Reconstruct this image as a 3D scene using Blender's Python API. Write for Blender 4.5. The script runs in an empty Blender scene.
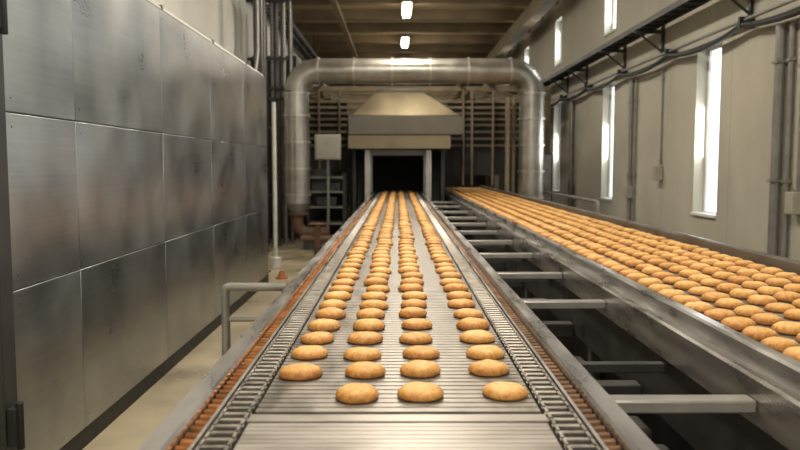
import bpy, bmesh, math, random
from mathutils import Vector, noise, Matrix
random.seed(7)
C = bpy.context.scene.collection

# ---------------------------------------------------------------- materials
def newmat(name):
    m = bpy.data.materials.new(name); m.use_nodes = True
    nt = m.node_tree
    return m, nt, nt.nodes["Principled BSDF"]
def N(nt, t, **kw):
    n = nt.nodes.new(t)
    for k, v in kw.items(): setattr(n, k, v)
    return n
def surf(name, c1, c2=None, metal=0.0, rough=0.5, scale=6.0, stretch=(1,1,1), bump=0.0, rvar=0.1, bscale=None, detail=4, spec=0.5):
    m, nt, b = newmat(name)
    c2 = c2 or tuple(x*0.75 for x in c1)
    tc = N(nt, "ShaderNodeTexCoord"); mp = N(nt, "ShaderNodeMapping")
    mp.inputs["Scale"].default_value = stretch
    nt.links.new(tc.outputs["Object"], mp.inputs["Vector"])
    no = N(nt, "ShaderNodeTexNoise"); no.inputs["Scale"].default_value = scale; no.inputs["Detail"].default_value = detail
    nt.links.new(mp.outputs[0], no.inputs["Vector"])
    cr = N(nt, "ShaderNodeValToRGB")
    cr.color_ramp.elements[0].position = 0.3; cr.color_ramp.elements[1].position = 0.7
    cr.color_ramp.elements[0].color = (*c2, 1); cr.color_ramp.elements[1].color = (*c1, 1)
    nt.links.new(no.outputs["Fac"], cr.inputs[0]); nt.links.new(cr.outputs[0], b.inputs["Base Color"])
    mr = N(nt, "ShaderNodeMapRange"); mr.inputs[1].default_value=.25; mr.inputs[2].default_value=.75
    mr.inputs[3].default_value = max(0.03, rough-rvar); mr.inputs[4].default_value = min(1, rough+rvar)
    nt.links.new(no.outputs["Fac"], mr.inputs[0]); nt.links.new(mr.outputs[0], b.inputs["Roughness"])
    b.inputs["Metallic"].default_value = metal
    b.inputs["Specular IOR Level"].default_value = spec
    if bump > 0:
        n2 = N(nt, "ShaderNodeTexNoise"); n2.inputs["Scale"].default_value = bscale or scale*4; n2.inputs["Detail"].default_value = 5
        nt.links.new(mp.outputs[0], n2.inputs["Vector"])
        bp = N(nt, "ShaderNodeBump"); bp.inputs["Strength"].default_value = bump; bp.inputs["Distance"].default_value = 0.02
        nt.links.new(n2.outputs["Fac"], bp.inputs["Height"]); nt.links.new(bp.outputs[0], b.inputs["Normal"])
    return m
def emis(name, col, s):
    m, nt, b = newmat(name)
    b.inputs["Base Color"].default_value = (*col, 1)
    b.inputs["Emission Color"].default_value = (*col, 1); b.inputs["Emission Strength"].default_value = s
    return m

def panelmat():
    m, nt, b = newmat("brushed_panel_steel")
    tc = N(nt, "ShaderNodeTexCoord"); oi = N(nt, "ShaderNodeObjectInfo")
    sc = N(nt, "ShaderNodeMath", operation="MULTIPLY"); sc.inputs[1].default_value = 13.0
    nt.links.new(oi.outputs["Random"], sc.inputs[0])
    add = N(nt, "ShaderNodeVectorMath", operation="ADD")
    nt.links.new(tc.outputs["Object"], add.inputs[0]); nt.links.new(sc.outputs[0], add.inputs[1])
    n1 = N(nt, "ShaderNodeTexNoise"); n1.inputs["Scale"].default_value = 2.4; n1.inputs["Detail"].default_value = 4; n1.inputs["Roughness"].default_value=.5
    nt.links.new(add.outputs[0], n1.inputs["Vector"])
    mp = N(nt, "ShaderNodeMapping"); mp.inputs["Scale"].default_value = (1,.7,26)
    nt.links.new(add.outputs[0], mp.inputs[0])
    n2 = N(nt, "ShaderNodeTexNoise"); n2.inputs["Scale"].default_value = 2.5; n2.inputs["Detail"].default_value=2
    nt.links.new(mp.outputs[0], n2.inputs["Vector"])
    mx = N(nt, "ShaderNodeMath", operation="MULTIPLY_ADD"); mx.inputs[1].default_value=.18; nt.links.new(n2.outputs["Fac"], mx.inputs[0]); nt.links.new(n1.outputs["Fac"], mx.inputs[2])
    cr = N(nt, "ShaderNodeValToRGB"); e=cr.color_ramp.elements
    e[0].position=.36; e[0].color=(0.25,0.26,0.26,1); e[1].position=.84; e[1].color=(0.46,0.465,0.455,1)
    nt.links.new(mx.outputs[0], cr.inputs[0]); nt.links.new(cr.outputs[0], b.inputs["Base Color"])
    mr = N(nt, "ShaderNodeMapRange"); mr.inputs[1].default_value=.3; mr.inputs[2].default_value=.85; mr.inputs[3].default_value=.25; mr.inputs[4].default_value=.38
    nt.links.new(mx.outputs[0], mr.inputs[0]); nt.links.new(mr.outputs[0], b.inputs["Roughness"])
    b.inputs["Metallic"].default_value=.93
    n3 = N(nt, "ShaderNodeTexNoise"); n3.inputs["Scale"].default_value = 1.8; n3.inputs["Detail"].default_value=0
    nt.links.new(add.outputs[0], n3.inputs["Vector"])
    bp = N(nt, "ShaderNodeBump"); bp.inputs["Strength"].default_value=.42; bp.inputs["Distance"].default_value=.04
    nt.links.new(n3.outputs["Fac"], bp.inputs["Height"])
    nt.links.new(bp.outputs[0], b.inputs["Normal"])
    return m
M_steel_panel = panelmat()
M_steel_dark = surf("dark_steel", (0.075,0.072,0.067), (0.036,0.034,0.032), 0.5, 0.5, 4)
M_rail = surf("rail_steel", (0.58,0.56,0.53), (0.32,0.30,0.28), 0.9, 0.31, 5, (3,0.6,3), 0.03)
M_rod = surf("chain_rod_steel", (0.40,0.365,0.315), (0.20,0.18,0.155), 0.7, 0.45, 20)
M_brace = surf("brace_steel", (0.40,0.38,0.34), (0.25,0.235,0.21), 0.5, 0.42, 5)
M_plate = surf("side_plate_steel", (0.22,0.205,0.185), (0.11,0.10,0.09), 0.7, 0.45, 4, (2,0.7,2), 0.03)
M_belt = surf("belt_steel", (0.35,0.315,0.275), (0.22,0.20,0.17), 0.6, 0.41, 9, (2,0.5,1), 0.0, 0.1)
M_beltgap = surf("belt_underlay", (0.05,0.043,0.037), (0.03,0.026,0.022), 0.3, 0.6, 9)
M_beltnear = surf("belt_plate_steel", (0.40,0.37,0.33), (0.29,0.26,0.225), 0.6, 0.42, 9, (0.5,2,1), 0.0, 0.1)
M_black = surf("black_grease", (0.018,0.016,0.014), (0.009,0.008,0.007), 0.1, 0.6, 12)
M_copper = surf("rusty_roller", (0.48,0.19,0.055), (0.15,0.065,0.025), 0.6, 0.4, 14)
M_rolldark = surf("dark_roller", (0.24,0.125,0.06), (0.07,0.045,0.03), 0.5, 0.45, 7)
M_rust = surf("dull_rust", (0.16,0.085,0.05), (0.07,0.04,0.03), 0.2, 0.7, 8)
M_duct = surf("galvanised_duct", (0.45,0.43,0.385), (0.27,0.255,0.22), 0.82, 0.36, 3.0, (1,1,1), 0.06, 0.08, 8, 5)
M_collar = surf("duct_collar_steel", (0.54,0.51,0.45), (0.38,0.36,0.31), 0.75, 0.34, 6)
M_hood = surf("hood_steel", (0.25,0.205,0.13), (0.155,0.125,0.08), 0.8, 0.42, 2, (1,1,1), 0.03, 0.1)
M_hoodlow = surf("hood_band_steel", (0.14,0.125,0.10), (0.095,0.085,0.065), 0.6, 0.45, 2)
M_oven = surf("oven_dark", (0.03,0.027,0.025), (0.017,0.015,0.013), 0.3, 0.6, 3)
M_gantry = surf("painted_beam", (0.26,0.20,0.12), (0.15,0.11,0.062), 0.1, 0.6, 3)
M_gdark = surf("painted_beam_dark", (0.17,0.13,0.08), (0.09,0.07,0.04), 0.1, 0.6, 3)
M_greypipe = surf("grey_pipe", (0.28,0.27,0.245), (0.17,0.16,0.145), 0.4, 0.45, 5)
M_whitepipe = surf("white_pipe", (0.62,0.60,0.54), (0.46,0.44,0.39), 0.1, 0.4, 5)
M_blackcable = surf("black_cable", (0.02,0.02,0.022), (0.012,0.012,0.012), 0.0, 0.5, 5)
M_tray = surf("dark_tray", (0.045,0.045,0.045), (0.022,0.022,0.022), 0.4, 0.5, 5)
M_box = surf("control_box_paint", (0.36,0.34,0.28), (0.28,0.265,0.215), 0.0, 0.5, 5)
M_ceiling = surf("ceiling_brown", (0.54,0.42,0.24), (0.40,0.30,0.17), 0.0, 0.8, 1.2, (1,1,1), 0.1)
M_cbeam = surf("ceiling_beam", (0.22,0.16,0.09), (0.14,0.10,0.055), 0.0, 0.7, 2)
M_creamwall = surf("cream_wall", (0.72,0.70,0.63), (0.61,0.59,0.52), 0.0, 0.8, 0.8, (1,1,1), 0.05)
M_backwall = surf("back_wall", (0.12,0.095,0.06), (0.07,0.055,0.038), 0.0, 0.8, 0.8)
M_frame = surf("window_frame_paint", (0.70,0.71,0.70), (0.6,0.61,0.6), 0.0, 0.5, 4)
M_pane = emis("window_daylight", (0.90,0.95,1.0), 1.5)
M_tube = emis("lamp_tube", (1.0,0.93,0.78), 30.0)
M_tube_housing = surf("lamp_housing_paint", (0.7,0.68,0.6), None, 0.0, 0.5, 4)
M_orange = surf("orange_plastic", (0.40,0.14,0.04), None, 0.0, 0.5, 4)

def wallmat():
    m, nt, b = newmat("concrete_panel_wall")
    tc = N(nt, "ShaderNodeTexCoord")
    no = N(nt, "ShaderNodeTexNoise"); no.inputs["Scale"].default_value = 0.8; no.inputs["Detail"].default_value = 8; no.inputs["Roughness"].default_value=.6
    mp = N(nt, "ShaderNodeMapping"); mp.inputs["Scale"].default_value=(1,1.3,.6)
    nt.links.new(tc.outputs["Object"], mp.inputs[0]); nt.links.new(mp.outputs[0], no.inputs["Vector"])
    cr = N(nt, "ShaderNodeValToRGB")
    cr.color_ramp.elements[0].position = .3; cr.color_ramp.elements[1].position = .72
    cr.color_ramp.elements[0].color = (0.31,0.292,0.235,1); cr.color_ramp.elements[1].color = (0.445,0.42,0.345,1)
    nt.links.new(no.outputs["Fac"], cr.inputs[0])
    sp = N(nt, "ShaderNodeSeparateXYZ"); nt.links.new(tc.outputs["Object"], sp.inputs[0])
    def seam(out, period, off, w):
        a = N(nt, "ShaderNodeMath", operation="ADD"); a.inputs[1].default_value = off; nt.links.new(out, a.inputs[0])
        q = N(nt, "ShaderNodeMath", operation="PINGPONG"); q.inputs[1].default_value = period/2; nt.links.new(a.outputs[0], q.inputs[0])
        l = N(nt, "ShaderNodeMath", operation="LESS_THAN"); l.inputs[1].default_value = w; nt.links.new(q.outputs[0], l.inputs[0])
        return l.outputs[0]
    s1 = seam(sp.outputs[1], 2.07, 0.1, 0.008)
    mx = N(nt, "ShaderNodeMixRGB", blend_type="MULTIPLY"); mx.inputs[2].default_value = (0.78,0.77,0.75,1)
    nt.links.new(s1, mx.inputs[0]); nt.links.new(cr.outputs[0], mx.inputs[1])
    nt.links.new(mx.outputs[0], b.inputs["Base Color"])
    b.inputs["Roughness"].default_value = 0.7
    n2 = N(nt, "ShaderNodeTexNoise"); n2.inputs["Scale"].default_value = 25; nt.links.new(tc.outputs["Object"], n2.inputs["Vector"])
    bp = N(nt, "ShaderNodeBump"); bp.inputs["Strength"].default_value = 0.2; bp.inputs["Distance"].default_value = 0.01
    nt.links.new(n2.outputs["Fac"], bp.inputs["Height"]); nt.links.new(bp.outputs[0], b.inputs["Normal"])
    return m
M_wall = wallmat()
M_floor = surf("worn_concrete_floor", (0.42,0.355,0.235), (0.22,0.185,0.125), 0.0, 0.36, 1.6, (1,1,1), 0.08, 0.15, 14, 9)

def cookiemat():
    m, nt, b = newmat("baked_cookie_crust")
    tc = N(nt, "ShaderNodeTexCoord"); oi = N(nt, "ShaderNodeObjectInfo")
    at = N(nt, "ShaderNodeAttribute", attribute_name="edge"); at2 = N(nt, "ShaderNodeAttribute", attribute_name="tone")
    add = N(nt, "ShaderNodeVectorMath", operation="ADD")
    sc = N(nt, "ShaderNodeMath", operation="MULTIPLY"); sc.inputs[1].default_value = 9.0
    nt.links.new(oi.outputs["Random"], sc.inputs[0])
    nt.links.new(tc.outputs["Object"], add.inputs[0]); nt.links.new(sc.outputs[0], add.inputs[1])
    n1 = N(nt, "ShaderNodeTexNoise"); n1.inputs["Scale"].default_value = 70; n1.inputs["Detail"].default_value = 7; n1.inputs["Roughness"].default_value=.75
    nt.links.new(add.outputs[0], n1.inputs["Vector"])
    m1 = N(nt, "ShaderNodeMath", operation="MULTIPLY_ADD"); m1.inputs[1].default_value = 0.52; m1.inputs[2].default_value = -0.50
    nt.links.new(at.outputs["Fac"], m1.inputs[0])
    m2 = N(nt, "ShaderNodeMath", operation="MULTIPLY_ADD"); m2.inputs[1].default_value = 1.5
    nt.links.new(n1.outputs["Fac"], m2.inputs[0]); nt.links.new(m1.outputs[0], m2.inputs[2])
    m3 = N(nt, "ShaderNodeMath", operation="MULTIPLY_ADD"); m3.inputs[1].default_value = 0.26
    nt.links.new(oi.outputs["Random"], m3.inputs[0]); nt.links.new(m2.outputs[0], m3.inputs[2])
    m4 = N(nt, "ShaderNodeMath", operation="ADD"); nt.links.new(m3.outputs[0], m4.inputs[0]); nt.links.new(at2.outputs["Fac"], m4.inputs[1])
    cr = N(nt, "ShaderNodeValToRGB"); e = cr.color_ramp.elements
    e[0].position = 0.05; e[0].color = (0.80,0.56,0.26,1)
    e[1].position = 1.0; e[1].color = (0.32,0.12,0.025,1)
    x = cr.color_ramp.elements.new(0.32); x.color = (0.70,0.42,0.14,1)
    x = cr.color_ramp.elements.new(0.65); x.color = (0.56,0.275,0.068,1)
    nt.links.new(m4.outputs[0], cr.inputs[0]); nt.links.new(cr.outputs[0], b.inputs["Base Color"])
    b.inputs["Roughness"].default_value = 0.56
    b.inputs["Specular IOR Level"].default_value = 0.35
    n2 = N(nt, "ShaderNodeTexNoise"); n2.inputs["Scale"].default_value = 130; n2.inputs["Detail"].default_value = 5
    nt.links.new(add.outputs[0], n2.inputs["Vector"])
    bp = N(nt, "ShaderNodeBump"); bp.inputs["Strength"].default_value = 0.6; bp.inputs["Distance"].default_value = 0.003
    nt.links.new(n2.outputs["Fac"], bp.inputs["Height"]); nt.links.new(bp.outputs[0], b.inputs["Normal"])
    return m
M_cookie = cookiemat()

# ---------------------------------------------------------------- mesh builder
class MB:
    def __init__(s): s.bm = bmesh.new()
    def box(s, x0,x1,y0,y1,z0,z1):
        v = [s.bm.verts.new(p) for p in ((x0,y0,z0),(x1,y0,z0),(x1,y1,z0),(x0,y1,z0),(x0,y0,z1),(x1,y0,z1),(x1,y1,z1),(x0,y1,z1))]
        for f in ((3,2,1,0),(4,5,6,7),(0,1,5,4),(1,2,6,5),(2,3,7,6),(3,0,4,7)): s.bm.faces.new([v[i] for i in f])
        return s
    def frustum(s, a, b):
        x0,x1,y0,y1,z0 = a; X0,X1,Y0,Y1,z1 = b
        v = [s.bm.verts.new(p) for p in ((x0,y0,z0),(x1,y0,z0),(x1,y1,z0),(x0,y1,z0),(X0,Y0,z1),(X1,Y0,z1),(X1,Y1,z1),(X0,Y1,z1))]
        for f in ((3,2,1,0),(4,5,6,7),(0,1,5,4),(1,2,6,5),(2,3,7,6),(3,0,4,7)): s.bm.faces.new([v[i] for i in f])
        return s
    def tube(s, pts, r, seg=14, r_end=None):
        pts = [Vector(p) for p in pts]; n = len(pts); rings = []
        t0 = (pts[1]-pts[0]).normalized()
        up = Vector((0,0,1)) if abs(t0.z) < .9 else Vector((0,1,0))
        nrm = (up - t0*up.dot(t0)).normalized()
        for i,p in enumerate(pts):
            if i == 0: t = (pts[1]-pts[0]).normalized()
            elif i == n-1: t = (pts[-1]-pts[-2]).normalized()
            else: t = ((pts[i+1]-p).normalized() + (p-pts[i-1]).normalized()).normalized()
            nrm = (nrm - t*nrm.dot(t)).normalized(); bn = t.cross(nrm)
            rr = r if r_end is None else r+(r_end-r)*i/(n-1)
            rings.append([s.bm.verts.new(p + (nrm*math.cos(a)+bn*math.sin(a))*rr) for a in [2*math.pi*k/seg for k in range(seg)]])
        for i in range(n-1):
            for k in range(seg):
                s.bm.faces.new((rings[i][k], rings[i][(k+1)%seg], rings[i+1][(k+1)%seg], rings[i+1][k]))
        s.bm.faces.new(list(reversed(rings[0]))); s.bm.faces.new(rings[-1])
        return s
    def prism(s, prof, y0, y1):
        a = [s.bm.verts.new((x,y0,z)) for x,z in prof]; b = [s.bm.verts.new((x,y1,z)) for x,z in prof]
        n = len(prof)
        for i in range(n): s.bm.faces.new((a[i],a[(i+1)%n],b[(i+1)%n],b[i]))
        s.bm.faces.new(list(reversed(a))); s.bm.faces.new(b)
        return s
    def done(s, name, mat, parent=None, loc=None, bevel=0, bseg=2, sharp=35, **props):
        bm = s.bm
        if loc is None:
            xs=[v.co.x for v in bm.verts]; ys=[v.co.y for v in bm.verts]; zs=[v.co.z for v in bm.verts]
            loc = Vector(((min(xs)+max(xs))/2,(min(ys)+max(ys))/2,min(zs)))
        loc = Vector(loc)
        bmesh.ops.recalc_face_normals(bm, faces=bm.faces)
        for v in bm.verts: v.co -= loc
        me = bpy.data.meshes.new(name); bm.to_mesh(me); bm.free()
        me.shade_smooth(); me.set_sharp_from_angle(angle=math.radians(sharp))
        me.materials.append(mat)
        o = bpy.data.objects.new(name, me); C.objects.link(o)
        if parent: o.parent = parent; o.location = loc - parent.location
        else: o.location = loc
        if bevel:
            b = o.modifiers.new("bevel","BEVEL"); b.width = bevel; b.segments = bseg; b.limit_method='ANGLE'
        for k,v in props.items(): o[k] = v
        return o
def root(name, loc, label, cat, group=None):
    e = bpy.data.objects.new(name, None); C.objects.link(e); e.location = loc; e.empty_display_size = .1
    e["label"] = label; e["category"] = cat
    if group: e["group"] = group
    return e
def arc(c, r, a0, a1, n):
    out=[]
    for i in range(n+1):
        a = math.radians(a0+(a1-a0)*i/n)
        out.append((c[0]+r*math.cos(a), c[1], c[2]+r*math.sin(a)))
    return out

ST = dict(kind="structure")
XR, XL, YB, ZC = 3.6, -2.9, 28.0, 5.3
# ---------------------------------------------------------------- room shell
MB().box(XL-.3, XR+.35, -4, YB+.3, -.2, 0).done("floor", M_floor, loc=(0,0,0), **ST)
MB().box(XL-.3, XR+.35, -4, YB+.3, ZC, ZC+.2).done("ceiling", M_ceiling, loc=(0,0,ZC), **ST)
MB().box(XL-.3, XL, -4, YB, 0, ZC).done("wall_left", M_creamwall, loc=(XL,0,0), **ST)
MB().box(XL-.3, XR+.35, YB, YB+.3, 0, ZC).done("wall_back", M_backwall, loc=(0,YB,0), **ST)
wins = [4.65, 8.80, 12.95, 17.1, 21.25]
tiers = [(0.86, 2.86), (3.68, 4.72)]
hw = 0.34
w = MB(); y = -4.0
for c in wins:
    w.box(XR, XR+.35, y, c-hw, 0, ZC)
    z = 0
    for a,b in tiers:
        w.box(XR, XR+.35, c-hw, c+hw, z, a); z = b
    w.box(XR, XR+.35, c-hw, c+hw, z, ZC)
    y = c+hw
w.box(XR, XR+.35, y, YB, 0, ZC)
w.done("wall_right", M_wall, loc=(XR,0,0), **ST)
k = 1
for c in wins:
    for a,b in tiers:
        f = MB(); t=.045; x0,x1 = XR+.13, XR+.19
        f.box(x0,x1,c-hw,c-hw+t,a,b).box(x0,x1,c+hw-t,c+hw,a,b).box(x0,x1,c-hw+t,c+hw-t,a,a+t).box(x0,x1,c-hw+t,c+hw-t,b-t,b)
        f.box(XR-.03,x0,c-hw,c+hw,a-.0,a+.03)
        fo = f.done("window_%d"%k, M_frame, kind="structure")
        MB().box(x0+.03,x0+.035,c-hw+t,c+hw-t,a+t,b-t).done("window_pane", M_pane, parent=fo, kind="structure")
        k += 1
        L = bpy.data.lights.new("daylight","AREA"); L.shape='RECTANGLE'; L.size=.6; L.size_y=b-a-.1
        L.energy = 42*(b-a)/2; L.color=(0.93,0.97,1.0)
        lo = bpy.data.objects.new("daylight",L); C.objects.link(lo); lo.location=(XR+.11,c,(a+b)/2); lo.rotation_euler=(0,math.radians(90),0)
i=1; y=1.0
while y < YB:
    MB().box(XL, XR, y-.10, y+.10, ZC-.24, ZC).done("trim_%d"%i, M_cbeam, **ST); i+=1
    y += 1.8
MB().box(2.9,3.15,-3,YB-.05,ZC-.62,ZC-.30).done("trim_%d"%i, M_gantry, **ST); i+=1
MB().box(-1.45,-1.33,-3,YB-.05,ZC-.36,ZC-.24).done("trim_%d"%i, M_cbeam, **ST); i+=1

# lamps
for y in (-1.0, 3.6, 8.2, 12.8, 17.3, 21.8, 26.0):
    r = root("ceiling_lamp", (0.2,y,4.9), "warm white fluorescent strip lamp hanging under the brown ceiling", "lamp", "fluorescent strip lamps along the ceiling")
    MB().box(.08,.32,y-.75,y+.75,4.97,5.02).done("housing", M_tube_housing, parent=r, bevel=.01)
    for x in (.15,.25):
        MB().tube([(x,y-.7,4.94),(x,y+.7,4.94)],.03,10).done("lamp_tube", M_tube, parent=r)
    for dy in (-.5,.5):
        MB().tube([(.2,y+dy,5.01),(.2,y+dy,ZC)],.012,8).done("hanger_rod", M_greypipe, parent=r)
    L = bpy.data.lights.new("lamp_light","AREA"); L.shape='RECTANGLE'; L.size=.4; L.size_y=1.5; L.energy = 145 if y<10 else (80 if y<14 else 35); L.color=(1.0,0.92,0.79)
    lo = bpy.data.objects.new("lamp_light",L); C.objects.link(lo); lo.location=(0.2,y,4.88)
    if y > 10:
        L = bpy.data.lights.new("ceiling_fill","POINT"); L.shadow_soft_size=.3; L.energy = 15; L.color=(1.0,0.85,0.62)  # added fill light below the fixture to brighten the ceiling, no lamp of its own
        lo = bpy.data.objects.new("ceiling_fill",L); C.objects.link(lo); lo.location=(0.2,y,4.5)

# ---------------------------------------------------------------- stainless enclosure
EX, EY0, EY1, EZ = -1.62, 3.05, 9.35, 2.53
enc = root("stainless_enclosure", (-2.2,6.2,0), "long brushed stainless steel panelled machine enclosure along the cream wall", "machine housing")
MB().box(-2.88,EX-.012,EY0+.02,EY1,0.0,EZ).done("body", M_steel_dark, parent=enc)
ys = [3.12,3.80,5.20,6.55,7.95,9.33]; zs = [0.10,0.93,1.68,2.52]
for a,b in zip(ys[:-1],ys[1:]):
    for c,d in zip(zs[:-1],zs[1:]):
        g=.003
        MB().box(EX-.012,EX,a+g,b-g,c+g,d-g).done("panel", M_steel_panel, parent=enc, bevel=.003, bseg=2)
for a,b in zip(ys[:-1],ys[1:]):
    for c,d in zip(zs[:-1],zs[1:]):
        if a>7: continue
        yy=a+.05
        for zz in (c+.06,d-.06): MB().tube([(EX-.004,yy,zz),(EX+.003,yy,zz)],.004,8).done("rivet", M_plate, parent=enc)
MB().box(EX-.011,EX-.006,EY0,EY1,0,.10).done("kick_strip", M_black, parent=enc)
MB().box(EX-.10,EX+.012,EY0-.05,EY0+.06,0,EZ-.01).done("corner_post", M_steel_dark, parent=enc, bevel=.006)
for z in (.30,2.0):
    h = MB().box(EX+.012,EX+.05,EY0-.04,EY0+.03,z,z+.16); h.tube([(EX+.05,EY0-.005,z-.02),(EX+.05,EY0-.005,z+.18)],.016,10)
    h.done("hinge", M_black, parent=enc, bevel=.004)
pr = root("pipe_run", (-1.72,6.4,EZ), "pair of thin pale pipes running along the enclosure top", "pipe")
MB().tube([(-1.72,3.2,EZ+.05),(-1.72,9.6,EZ+.05)],.022,12).done("pipe", M_whitepipe, parent=pr)
MB().tube([(-1.80,3.2,EZ+.10),(-1.80,9.6,EZ+.10),(-1.80,9.8,EZ+.4),(-1.80,9.8,EZ+2.4)],.02,12).done("pipe", M_greypipe, parent=pr)
for y in (4,5.5,7,8.5):
    MB().box(-1.83,-1.69,y-.015,y+.015,EZ+.001,EZ+.075).done("pipe_clip", M_plate, parent=pr)

# ---------------------------------------------------------------- main conveyor
BZ = 0.90
def slats(m, xa, xb, ya, yb, pitch, fill, z0, z1):
    y = ya
    while y < yb:
        m.box(xa,xb,y,y+pitch*fill,z0,z1); y += pitch
    return m
Y0, Y1 = 0.9, 15.9
cv = root("conveyor", (0,8,0), "long steel slat conveyor carrying four lines of cookies into the oven", "conveyor")
slats(MB(),-.325,.325,1.67,Y1,.034,.80,BZ-.012,BZ).done("belt", M_belt, parent=cv, loc=(0,8,BZ-.012))
MB().box(-.325,.325,Y0,Y1,BZ-.03,BZ-.014).done("belt_underlay", M_beltgap, parent=cv)
b = slats(MB(),-.325,.325,Y0,1.585,.024,.90,BZ-.012,BZ)
b.box(-.330,.330,1.60,1.645,BZ-.013,BZ+.002)
b.done("belt_end_plate", M_beltnear, parent=cv, loc=(0,1,BZ-.01))
for s in (-1,1):
    m = MB(); y=Y0
    while y < Y1:
        m.tube([(s*.332,y,BZ-.004),(s*.400,y,BZ-.004)],.0065,6)
        for xx in (.334,.391):
            m.box(min(s*xx,s*(xx+.007)),max(s*xx,s*(xx+.007)),y-.003,y+.028,BZ-.014,BZ+.005)
        y += .040
    m.done("drive_chain", M_rod, parent=cv)
    MB().box(min(s*.406,s*.414),max(s*.406,s*.414),Y0,Y1,BZ-.03,BZ+.003).done("chain_guide", M_rail, parent=cv)
    m = MB(); y=Y0
    while y < 12:
        m.tube([(s*.419,y,BZ-.016),(s*.447,y+.004,BZ-.016)],.0115,8); y += .038
    m.done("chain_rollers", M_copper if s<0 else M_rolldark, parent=cv)
    MB().box(min(s*.326,s*.454),max(s*.326,s*.454),Y0,Y1,BZ-.07,BZ-.045).done("chain_tray", M_black, parent=cv)
    prof = [(.452,.80),(.452,.908),(.458,.915),(.502,.915),(.510,.905),(.510,.70),(.53,.70),(.53,.692),(.500,.692),(.500,.895),(.462,.895),(.462,.80)]
    MB().prism([(s*x,z) for x,z in prof], Y0, Y1).done("side_rail", M_rail, parent=cv)
MB().box(-.45,.45,Y0,Y1,.62,.64).done("return_pan", M_steel_dark, parent=cv)
for y in (1.2,3.56,5.9,8.2,10.5,12.8,14.3):
    for s in (-1,1):
        x=s*.47
        m=MB().box(x-.03,x+.03,y-.03,y+.03,.0,.80); m.box(x-.06,x+.06,y-.06,y+.06,0,.012)
        m.done("leg", M_steel_dark, parent=cv, bevel=.004)
    MB().box(-.44,.44,y-.02,y+.02,.30,.34).done("stretcher", M_steel_dark, parent=cv)

# ---------------------------------------------------------------- second conveyor
cw = root("conveyor", (1.54,9,0), "wide steel conveyor densely covered with golden cookies beside the concrete wall", "conveyor")
RX0, RX1, RY0, RY1 = 1.09, 2.0, 0.8, 18.3
slats(MB(),RX0,RX1,RY0,RY1,.04,.84,BZ-.012,BZ).done("belt", M_belt, parent=cw)
MB().box(RX0,RX1,RY0,RY1,BZ-.03,BZ-.014).done("belt_underlay", M_beltgap, parent=cw)
prof = [(1.085,.86),(1.085,.925),(1.078,.933),(1.045,.933),(1.038,.925),(1.038,.872),(1.0,.872),(.992,.864),(.992,.74),(1.004,.74),(1.004,.86),(1.045,.86)]
MB().prism(prof,RY0,RY1).done("side_rail", M_rail, parent=cw)
prof = [(2.0,.84),(2.0,.965),(2.012,.972),(2.05,.972),(2.06,.965),(2.06,.70),(2.045,.70),(2.045,.84)]
MB().prism(prof,RY0,RY1).done("side_rail", M_plate, parent=cw)
MB().box(1.006,1.04,RY0,RY1,.50,.73).done("lower_beam", M_steel_dark, parent=cw)
MB().box(1.05,2.02,RY0,RY1,.58,.60).done("return_pan", M_steel_dark, parent=cw)
MB().box(1.07,1.10,RY0,RY1,.10,.50).done("skirt_plate", M_oven, parent=cw)
for y in (1.9,3.9,5.9,7.9,9.9,11.9,13.9,16.5):
    for x in (1.04,2.02):
        m=MB().box(x-.028,x+.028,y-.03,y+.03,.012,.72); m.box(x-.06,x+.06,y-.06,y+.06,.0,.014)
        m.done("leg", M_plate, parent=cw, bevel=.004)

for y in (2.05,3.56,4.5,5.5,6.45,7.4,8.4,9.4,10.6,12,13.4):
    m = MB().box(.532,.990,y-.032,y+.032,.775,.812)
    m.done("cross_brace", M_brace, bevel=.006, label="short pale steel cross brace bolted between two conveyors", category="brace", group="cross braces between the conveyors")
for y in (2.75,4.0,4.9,5.95,6.9):
    MB().box(.532,.990,y-.02,y+.02,.69,.725).done("lower_brace", M_steel_dark, bevel=.004, label="dark steel lower brace between two conveyors", category="brace", group="dark lower braces between the conveyors")
for y in (2.2,3.05,4.25,5.0,6.0,7.0):
    m = MB().box(.56,1.0,y-.04,y+.04,.48,.56)
    m.box(.57,.63,y-.04,y+.04,0,.48)
    m.done("floor_support", M_steel_dark, bevel=.006, label="dark steel support beam standing between the conveyors", category="support", group="dark supports between the conveyors")
fd = root("floor_shade_box", (.78,8,0), "added dark box with pipes standing in for floor shadow between conveyors", "floor shade")  # added dark box covering pale floor, in place of shadow between the conveyors
MB().box(.66,.96,1.0,15.0,0,.16).done("shade_box", M_steel_dark, parent=fd, bevel=.01)
MB().tube([(.745,1.2,.20),(.745,14.5,.20)],.035,10).done("pipe", M_greypipe, parent=fd)
MB().tube([(.87,1.2,.215),(.87,14.5,.215)],.05,10).done("pipe", M_plate, parent=fd)
for y in (2.5,2.8,3.72):
    mo = root("gear_motor", (.79,y,.265), "dark gear motor with cooling ribs between the conveyors", "motor", "gear motors between the conveyors")
    MB().box(.70,.90,y-.07,y+.07,.266,.285).done("stand", M_steel_dark, parent=mo)
    m=MB().tube([(.66,y,.38),(.84,y,.38)],.085,20)
    for k_ in range(6): m.tube([(.665+.03*k_,y,.38),(.673+.03*k_,y,.38)],.097,20)
    m.done("motor_body", M_steel_dark, parent=mo)
    MB().box(.84,.95,y-.09,y+.09,.28,.48).done("gearbox", M_steel_dark, parent=mo, bevel=.02)

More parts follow.
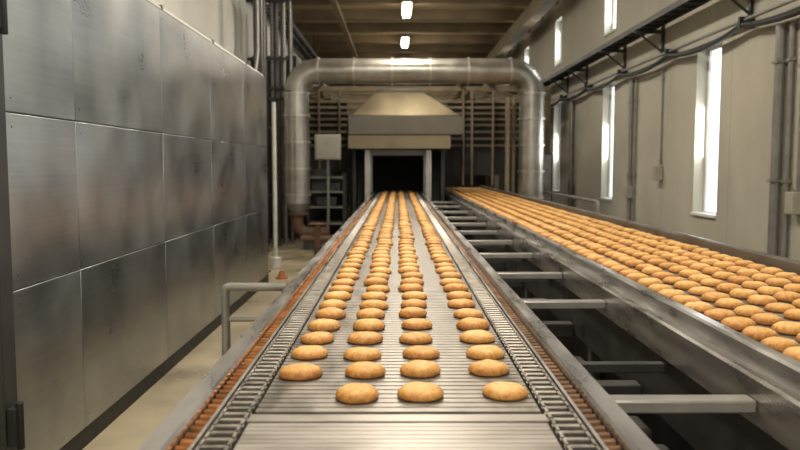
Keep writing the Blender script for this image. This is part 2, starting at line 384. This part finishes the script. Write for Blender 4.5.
gb = root("guard_bracket", (-.68,3.56,0), "grey tubular steel guard frame attached to the conveyor side", "guard rail")
MB().tube([(-.532,3.56,.878),(-.81,3.56,.878),(-.823,3.56,.872),(-.828,3.56,.858),(-.828,3.56,.0)],.021,12).done("frame_tube", M_brace, parent=gb)
MB().tube([(-.532,3.56,.72),(-.825,3.56,.72)],.012,12).done("lower_tube", M_brace, parent=gb)
MB().box(-.87,-.78,3.51,3.61,0,.01).done("foot_plate", M_plate, parent=gb)

# ---------------------------------------------------------------- cookies
def cookie_bm(bm, cx, cy, cz, R, H, seg, prof, seed, tone, rot=0, el=1.0):
    le = bm.verts.layers.float.get("edge") or bm.verts.layers.float.new("edge")
    lt = bm.verts.layers.float.get("tone") or bm.verts.layers.float.new("tone")
    rings=[]
    for (t,z) in prof:
        if t == 0:
            v = bm.verts.new((cx,cy,cz+H*z)); v[le]=.9 if z<.1 else 0; v[lt]=tone; rings.append([v]); continue
        ring=[]
        for k in range(seg):
            a = 2*math.pi*k/seg
            d = Vector((math.cos(a)*1.2,math.sin(a)*1.2,seed*3.1))
            rr = R*t*(1+.05*noise.noise(d)+.015*noise.noise(d*4))
            x,y = rr*math.cos(a)*el, rr*math.sin(a)/el
            zz = H*z*(1+(.12*noise.noise(Vector((x*28,y*28,seed*5.7))) if z>.4 else 0))
            v = bm.verts.new((cx+x*math.cos(rot)-y*math.sin(rot), cy+x*math.sin(rot)+y*math.cos(rot), cz+zz))
            e = max(0,(t-.58)/.42)**1.4 if z>.3 else .9
            v[le]=e; v[lt]=tone; ring.append(v)
        rings.append(ring)
    for A,B in zip(rings[:-1],rings[1:]):
        for k in range(seg):
            j=(k+1)%seg
            if len(A)==1: bm.faces.new((A[0],B[j],B[k]))
            elif len(B)==1: bm.faces.new((A[k],A[j],B[0]))
            else: bm.faces.new((A[k],A[j],B[j],B[k]))
PF = [(0,0),(.78,0),(.93,.05),(.99,.16),(1.0,.26),(.975,.43),(.90,.63),(.78,.79),(.62,.90),(.42,.97),(.2,1.0),(0,1.0)]
PL = [(0,0),(.92,.02),(1.0,.24),(.90,.64),(.62,.91),(0,1.0)]
variants=[]
for s in range(8):
    bm=bmesh.new(); cookie_bm(bm,0,0,0,.0565,.029,40,PF,s*1.7+.3,0, el=1+random.uniform(-.02,.02))
    bmesh.ops.recalc_face_normals(bm, faces=bm.faces)
    me=bpy.data.meshes.new("cookie"); bm.to_mesh(me); bm.free(); me.shade_smooth(); me.materials.append(M_cookie); variants.append(me)
cand=[]
cols=[-.255,-.097,.062,.255]
for i in range(73):
    for j,x in enumerate(cols):
        if i==0 and j==0: continue
        y = 1.78+.19*i+(.0 if j<2 else .012)+random.uniform(-.012,.012)
        cand.append((y, x+random.uniform(-.009,.009), 0))
i=0
while True:
    y=1.95+.150*i
    if y>18.1: break
    for j in range(6):
        x=1.166+j*.1515+random.uniform(-.007,.007)
        yy=y+(.072 if j%2 else 0)+random.uniform(-.010,.010)
        if x/yy < .58: cand.append((yy,x,1))
    i+=1
cand.sort()
LAB = ["round golden cookie with browned rim on the slat conveyor", "golden brown cookie packed among others on the wide conveyor"]
GRP = ["cookies in four lines on the slat conveyor","cookies packed on the wide conveyor"]
for n,(y,x,c) in enumerate(cand[:300]):
    o = bpy.data.objects.new("cookie", variants[random.randrange(8)]); C.objects.link(o)
    sc = random.uniform(.96,1.04)*(1.01 if c else 1)
    o.scale=(sc,sc,sc*random.uniform(.9,1.12)*(1.12 if c else 1)); o.location=(x,y,BZ+.0005); o.rotation_euler=(0,0,random.uniform(0,6.28))
    o["label"]=LAB[c]; o["category"]="cookie"; o["group"]=GRP[c]
bm=bmesh.new()
for n,(y,x,c) in enumerate(cand[300:]):
    far = y>9
    cookie_bm(bm,x,y,BZ+.0005,.057,.0305*random.uniform(.9,1.1),12 if far else 18,PL,n*.77,random.uniform(.0,.28))
bmesh.ops.recalc_face_normals(bm, faces=bm.faces)
me=bpy.data.meshes.new("cookies"); bm.to_mesh(me); bm.free(); me.shade_smooth(); me.materials.append(M_cookie)
o=bpy.data.objects.new("cookies",me); C.objects.link(o); o["kind"]="stuff"; o["label"]="hundreds of golden cookies continuing along both steel conveyors"; o["category"]="cookies"

# ---------------------------------------------------------------- duct arch
DY=13.0; R=.215; zt=3.06; xl=-1.74; xr=2.30; ar=.36
da = root("exhaust_duct", ((xl+xr)/2,DY,0), "large galvanised exhaust duct arching over the oven entrance", "duct")
top = arc((xl+ar,DY,zt-ar),ar,180,90,4)+arc((xr-ar,DY,zt-ar),ar,90,0,4)
MB().tube(top, R, 44).done("duct_crossover", M_duct, parent=da, sharp=13)
MB().tube([(xl,DY,.80),(xl,DY,zt-ar)],R,32).done("duct_leg", M_duct, parent=da)
MB().tube([(xr,DY,0),(xr,DY,zt-ar)],R,32).done("duct_leg", M_duct, parent=da)
for z in (.95,1.40,1.85,2.3,2.68): MB().tube([(xl,DY,z-.018),(xl,DY,z+.018)],R+.02,28).done("duct_flange", M_collar, parent=da)
for z in (.3,.9,1.35,1.8,2.25,2.68): MB().tube([(xr,DY,z-.018),(xr,DY,z+.018)],R+.02,28).done("duct_flange", M_collar, parent=da)
for x in (-1.36,-.75,-.1,.55,1.2,1.92): MB().tube([(x-.018,DY,zt),(x+.018,DY,zt)],R+.02,28).done("duct_flange", M_collar, parent=da)
MB().tube([(xl,DY,.80),(xl,DY,.62)],R,24,r_end=.11).done("duct_reducer", M_greypipe, parent=da)
MB().tube([(xl,DY,.62),(xl,DY,.45)]+[(xl+.16-.16*math.cos(t),DY-.0,.45-.16*math.sin(t)) for t in (.4,.8,1.2,1.57)]+[(xl+.55,DY,.29)],.10,18).done("drain_elbow", M_rust, parent=da)
MB().tube([(xl,DY,.60),(xl,DY,.645)],.17,18).done("elbow_flange", M_rust, parent=da)
MB().tube([(xl+.5,DY,.29),(xl+.54,DY,.29)],.16,18).done("elbow_flange", M_rust, parent=da)
MB().box(xl+.1,xl+.3,DY-.1,DY+.1,0,.20).done("duct_foot", M_steel_dark, parent=da)

# ---------------------------------------------------------------- hood & oven
hd = root("extraction_hood", (.12,14.6,1.7), "tapered bronze grey steel extraction hood above the oven mouth", "hood")
MB().frustum((-.86,1.14,14.0,15.28,2.38),(-.42,.48,14.4,15.0,2.84)).done("hood_cone", M_hood, parent=hd, bevel=.01)
MB().box(-.92,1.20,13.96,15.28,2.02,2.375).done("hood_band", M_hoodlow, parent=hd, bevel=.01)
MB().box(-.93,.98,14.0,15.25,1.76,2.02).done("hood_skirt", M_hood, parent=hd, bevel=.01)
MB().box(-.40,.46,14.42,14.98,2.84,2.90).done("hood_cap", M_hoodlow, parent=hd, bevel=.01)
ov = root("tunnel_oven", (.05,19,0), "dark steel tunnel oven with a black rectangular mouth", "oven")
m=MB().box(-1.0,-.57,15.3,25,0,2.3).box(.57,.96,15.3,25,0,2.3).box(-.57,.57,15.3,25,1.62,2.3).box(-.57,.57,17.5,25,0,1.62)
m.done("oven_body", M_oven, parent=ov)
for x in (-.59,.59):
    MB().box(x-.055,x+.055,14.5,14.62,0,1.755).done("mouth_post", M_collar, parent=ov, bevel=.01)
    xx = x*.84
    MB().box(min(xx,x*.905),max(xx,x*.905),14.52,14.60,.93,1.75).done("mouth_jamb", M_greypipe, parent=ov)
MB().box(-.49,.49,14.54,14.60,1.65,1.75).done("mouth_lintel", M_greypipe, parent=ov)
MB().box(-.60,-.56,14.62,15.3,.0,1.7).box(.56,.60,14.62,15.3,.0,1.7).box(-.56,.56,14.62,15.3,1.66,1.7).done("mouth_liner", M_oven, parent=ov)
for x0,x1 in ((-.90,-.82),(.84,.92)):
    MB().box(x0,x1,14.8,15.24,0,1.755).done("hood_leg", M_steel_dark, parent=ov, bevel=.01)

# gantry
ga = root("pipe_gantry", (.2,19,0), "brown painted steel gantry of crossing beams behind the duct", "gantry")
for k_ in range(12):
    y=15.9+k_*.8
    MB().box(-2.55,3.2,y-.06,y+.06,3.0,3.10).done("cross_beam", M_gantry, parent=ga)
for x in (-2.42,3.08,1.55,-1.45):
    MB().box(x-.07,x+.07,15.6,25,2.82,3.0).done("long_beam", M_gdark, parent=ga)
for y in (15.7,20,24.8):
    for x in (-2.42,3.08):
        MB().box(x-.07,x+.07,y-.07,y+.07,0,2.82).done("gantry_post", M_gdark, parent=ga)
for x,z in ((-1.9,3.16),(-1.6,3.16),(1.3,3.16),(1.9,3.16),(2.4,3.16)):
    MB().tube([(x,15.4,z),(x,25.5,z)],.05,10).done("gantry_pipe", M_greypipe, parent=ga)
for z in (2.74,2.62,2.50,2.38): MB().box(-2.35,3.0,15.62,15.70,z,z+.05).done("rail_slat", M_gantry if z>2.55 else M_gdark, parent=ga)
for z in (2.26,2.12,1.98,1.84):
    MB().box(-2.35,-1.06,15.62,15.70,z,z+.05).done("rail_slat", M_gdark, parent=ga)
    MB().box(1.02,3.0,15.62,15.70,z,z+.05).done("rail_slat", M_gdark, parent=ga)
for x in (1.34,1.52,1.95):
    MB().tube([(x,15.5,2.99),(x,15.5,1.05)],.024,8).done("branch_pipe", M_gantry, parent=ga)
for x in (-1.2,-1.62,-2.1):
    MB().tube([(x,15.5,2.99),(x,15.5,1.35)],.024,8).done("branch_pipe", M_gdark, parent=ga)
# dark infill panel behind the slats
MB().box(-2.34,-1.06,15.72,15.76,0,2.80).done("infill_panel", M_oven, parent=ga)
MB().box(2.12,3.0,15.72,15.76,0,2.80).done("infill_panel", M_oven, parent=ga)
MB().box(1.02,2.12,15.72,15.76,1.25,2.80).done("infill_panel", M_oven, parent=ga)
MB().box(-2.34,2.98,25.7,25.8,0,4.2).done("back_screen", M_oven, label="tall dark partition panel behind the oven", category="partition")

cb = root("control_box", (-1.28,13.9,0), "pale beige electrical control box on a thin stand", "control box")
MB().box(-1.53,-1.06,13.85,14.05,1.56,2.02).done("box_body", M_box, parent=cb, bevel=.012)
MB().box(-1.50,-1.09,13.835,13.85,1.59,1.99).done("box_door", M_box, parent=cb, bevel=.006)
MB().tube([(-1.3,13.95,0),(-1.3,13.95,1.56)],.03,10).done("stand", M_greypipe, parent=cb)
MB().box(-1.42,-1.18,13.83,14.07,0,.02).done("foot_plate", M_greypipe, parent=cb)
rk = root("service_rack", (-1.4,14.85,0), "grey steel rack with shelves beside the oven", "rack")
for x in (-1.75,-1.05):
    for y in (14.6,15.1): MB().box(x-.025,x+.025,y-.025,y+.025,0,1.3).done("upright", M_steel_dark, parent=rk)
for z in (.3,.62,.92,1.2): MB().box(-1.77,-1.03,14.58,15.12,z,z+.04).done("shelf", M_greypipe, parent=rk)
for bx in ((-1.68,-1.4,.96,1.14),(-1.33,-1.12,.96,1.12),(-1.6,-1.2,.66,.84),(-1.65,-1.3,1.24,1.38)):
    MB().box(bx[0],bx[1],14.65,15,bx[2]+.001,bx[3]).done("tray_box", M_steel_dark, bevel=.01, label="dark metal tray box stored on the grey service rack", category="box", group="boxes on the service rack")
kc = root("machine_cabinet", (2.83,15.15,0), "dark grey machine cabinet next to the duct leg", "cabinet")
MB().box(2.62,3.05,14.8,15.5,.0,1.70).done("cabinet_body", M_steel_dark, parent=kc, bevel=.012)
MB().box(2.65,3.02,14.785,14.8,.08,1.66).done("cabinet_door", M_plate, parent=kc, bevel=.006)
MB().tube([(2.72,14.77,.8),(2.72,14.77,1.0)],.01,8).done("handle", M_rail, parent=kc)
pc = root("vertical_pipe_cluster", (2.32,15.0,0), "cluster of brown and grey vertical pipes behind the conveyor", "pipes")
for x,y,r in ((2.18,15.0,.05),(2.33,15.2,.045),(2.48,15.0,.035)): MB().tube([(x,y,0),(x,y,2.8)],r,12).done("pipe", M_gantry, parent=pc)
for z in (.8,2.0): MB().box(2.12,2.53,15.04,15.07,z,z+.05).done("pipe_bracket", M_tray, parent=pc)

# left structure
for (x,y,w_) in ((-1.86,10.15,.055),(-2.28,12.6,.08)):
    m=MB().box(x-w_,x+w_,y-w_,y+w_,0,ZC-.25); m.box(x-.11,x+.11,y-.11,y+.11,0,.02)
    m.done("support_post", M_steel_dark, bevel=.004, label="dark steel support post rising to the ceiling", category="post", group="dark ceiling posts")
po = root("pole", (-1.73,10.55,0), "slim pale grey pole with a white base near the enclosure", "pole")
MB().tube([(-1.73,10.55,.0),(-1.73,10.55,2.33)],.028,12).done("pole_shaft", M_whitepipe, parent=po)
MB().tube([(-1.73,10.55,0),(-1.73,10.55,.16)],.08,16).done("pole_base", M_whitepipe, parent=po, bevel=.01)
vp = root("riser_pipes", (-2.3,14.0,0), "bundle of dark and grey riser pipes against the cream wall", "pipes")
for x,y,r in ((-2.38,13.5,.05),(-2.25,13.6,.03),(-2.16,13.5,.05),(-2.04,13.6,.035),(-2.45,13.9,.07),(-2.12,14.0,.04),(-2.30,14.3,.06),(-2.05,14.5,.05),(-2.6,14.5,.07),(-1.95,13.8,.025)):
    MB().tube([(x,y,0),(x,y,4.4)],r,12).done("pipe", M_greypipe if r<.045 else M_steel_dark, parent=vp)
for z in (.9,2.1,3.3,4.3):
    MB().box(-2.66,-1.90,13.40,13.44,z,z+.05).done("pipe_bracket", M_tray, parent=vp)
for z in (2.62,2.8): MB().tube([(-2.55,13.35,z),(-1.6,13.35,z)],.03,8).done("pipe", M_steel_dark, parent=vp)
MB().box(-2.86,-2.0,14.95,15.4,0,3.6).done("riser_cabinet", M_oven, parent=vp)
lt = root("cable_ladder", (-2.6,14,4.6), "dark overhead cable ladder hanging along the cream wall", "cable tray")
m=MB().box(-2.80,-2.77,10,26,4.62,4.72).box(-2.43,-2.40,10,26,4.62,4.72); y=10.1
while y<26: m.box(-2.77,-2.43,y,y+.04,4.64,4.67); y+=.35
m.done("ladder_rails", M_tray, parent=lt)
for x in (-2.7,-2.55): MB().tube([(x,10,4.70),(x,26,4.70)],.032,8).done("cable", M_blackcable, parent=lt)
for y in (13,16,19,22,25):
    for x in (-2.785,-2.415): MB().tube([(x,y,4.7),(x,y,ZC)],.01,6).done("hanger_rod", M_tray, parent=lt)
m=MB().tube([(-1.5,9.6,0),(-1.5,9.6,.02)],.08,16); m.tube([(-1.5,9.6,.02),(-1.5,9.6,.10)],.055,16,r_end=.03)
m.done("floor_marker", M_orange, label="small dull orange plastic marker on the floor by the enclosure", category="marker")
vl = root("valve_assembly", (-1.25,11.6,0), "dull rusty valve and pipe stub on the floor", "valve")
MB().tube([(-1.25,11.6,0),(-1.25,11.6,.5)],.06,14).tube([(-1.5,11.6,.32),(-1.0,11.6,.32)],.05,14).done("valve_body", M_rust, parent=vl)
m=MB(); pts=[(-1.25+.13*math.cos(a),11.6+.13*math.sin(a),.55) for a in [i_*math.pi/8 for i_ in range(17)]]
m.tube(pts,.014,8).tube([(-1.38,11.6,.55),(-1.12,11.6,.55)],.01,8).tube([(-1.25,11.6,.5),(-1.25,11.6,.56)],.015,8); m.done("handwheel", M_rust, parent=vl)

# ---------------------------------------------------------------- right wall services
XW = XR-.006
ct = root("cable_tray", (3.35,11,3.28), "dark cable tray with cables bracketed to the concrete wall", "cable tray")
m=MB().box(3.22,3.24,4,24,3.28,3.35).box(3.46,3.48,4,24,3.28,3.35); y=4.1
while y<24: m.box(3.24,3.46,y,y+.03,3.28,3.30); y+=.3
m.done("tray", M_tray, parent=ct)
for x,z,r in ((3.28,3.325,.022),(3.33,3.325,.022),(3.38,3.33,.028),(3.43,3.325,.02)): MB().tube([(x,4,z),(x,24,z)],r,8).done("cable", M_blackcable, parent=ct)
for y in (6.2,7.75,10.3,12.0,14.4,16,18.5,20.3,22.3):
    m=MB().box(3.20,XW,y-.02,y+.02,3.23,3.28).box(3.56,XW,y-.03,y+.03,2.95,3.40)
    m.tube([(3.24,y,3.25),(3.58,y,2.98)],.015,8)
    m.done("tray_bracket", M_tray, parent=ct)
cr_ = root("cable_run", (3.53,11,2.8), "black sagging cables along a grey conduit on the wall", "cable")
MB().tube([(3.5,3.5,2.92),(3.5,24,2.92)],.02,10).done("conduit", M_greypipe, parent=cr_)
for amp,rr,xx in ((.09,.026,3.47),(.05,.018,3.50)):
    pts=[]; y=3.5
    while y<24:
        for q in range(8):
            t=q/8; pts.append((xx,y+2.1*t,2.87-amp*4*t*(1-t)))
        y+=2.1
    MB().tube(pts,rr,8).done("cable", M_blackcable, parent=cr_)
y=3.5
while y<24: MB().box(3.44,XW,y-.02,y+.02,2.84,2.95).done("cable_clamp", M_tray, parent=cr_); y+=2.1
def conduit(y,r,z0,z1,mat,box=None):
    r_ = root("wall_conduit",(3.56,y,z0),"slim grey vertical conduit fixed to the concrete wall","conduit","conduits on the concrete wall")
    x = XW-r-.004
    MB().tube([(x,y,z0),(x,y,z1)],r,10).done("conduit_pipe",mat,parent=r_)
    z=z0+.2
    while z<z1: MB().box(x-r-.008,XW,y-r-.010,y+r+.010,z,z+.025).done("pipe_clip",M_greypipe,parent=r_); z+=1.1
    if box:
        MB().box(XW-.10,XW,y-.07,y+.07,box,box+.20).done("junction_box",M_box,parent=r_,bevel=.008)
conduit(11.55,.03,0,2.76,M_greypipe,.95)
conduit(11.35,.018,0,2.76,M_greypipe)
conduit(10.25,.012,1.3,2.76,M_greypipe,1.25)
conduit(7.05,.045,0,2.76,M_greypipe)
conduit(6.88,.025,0,2.76,M_greypipe)
conduit(6.70,.016,1.02,2.76,M_greypipe,1.02)
conduit(15.4,.05,0,2.76,M_greypipe)
conduit(19.2,.06,0,2.76,M_greypipe)
hr = root("handrail", (2.62,11.8,0), "grey tubular handrail behind the wide conveyor", "railing")
MB().tube([(2.62,13.9,0),(2.62,13.9,.93),(2.62,13.85,.98),(2.62,9.85,.98),(2.62,9.8,.93),(2.62,9.8,0)],.025,10).done("rail_tube", M_greypipe, parent=hr)
MB().tube([(2.62,13.9,.6),(2.62,9.8,.6)],.018,10).done("mid_rail", M_greypipe, parent=hr)

# ---------------------------------------------------------------- world, camera
wd = bpy.data.worlds.new("world"); bpy.context.scene.world = wd; wd.use_nodes=True
wd.node_tree.nodes["Background"].inputs[0].default_value=(0.93,0.95,0.95,1); wd.node_tree.nodes["Background"].inputs[1].default_value=0.8
cam = bpy.data.cameras.new("camera"); co = bpy.data.objects.new("camera",cam); C.objects.link(co)
cam.lens=33.75; cam.sensor_width=36; co.location=(0,0,1.46); co.rotation_euler=(math.radians(90-4.57),0,-.00267)
cam.clip_end=200; cam.dof.use_dof=True; cam.dof.focus_distance=3.0; cam.dof.aperture_fstop=3.5
bpy.context.scene.camera=co
vs=bpy.context.scene.view_settings; vs.view_transform='Standard'; vs.look='None'; vs.exposure=0.0
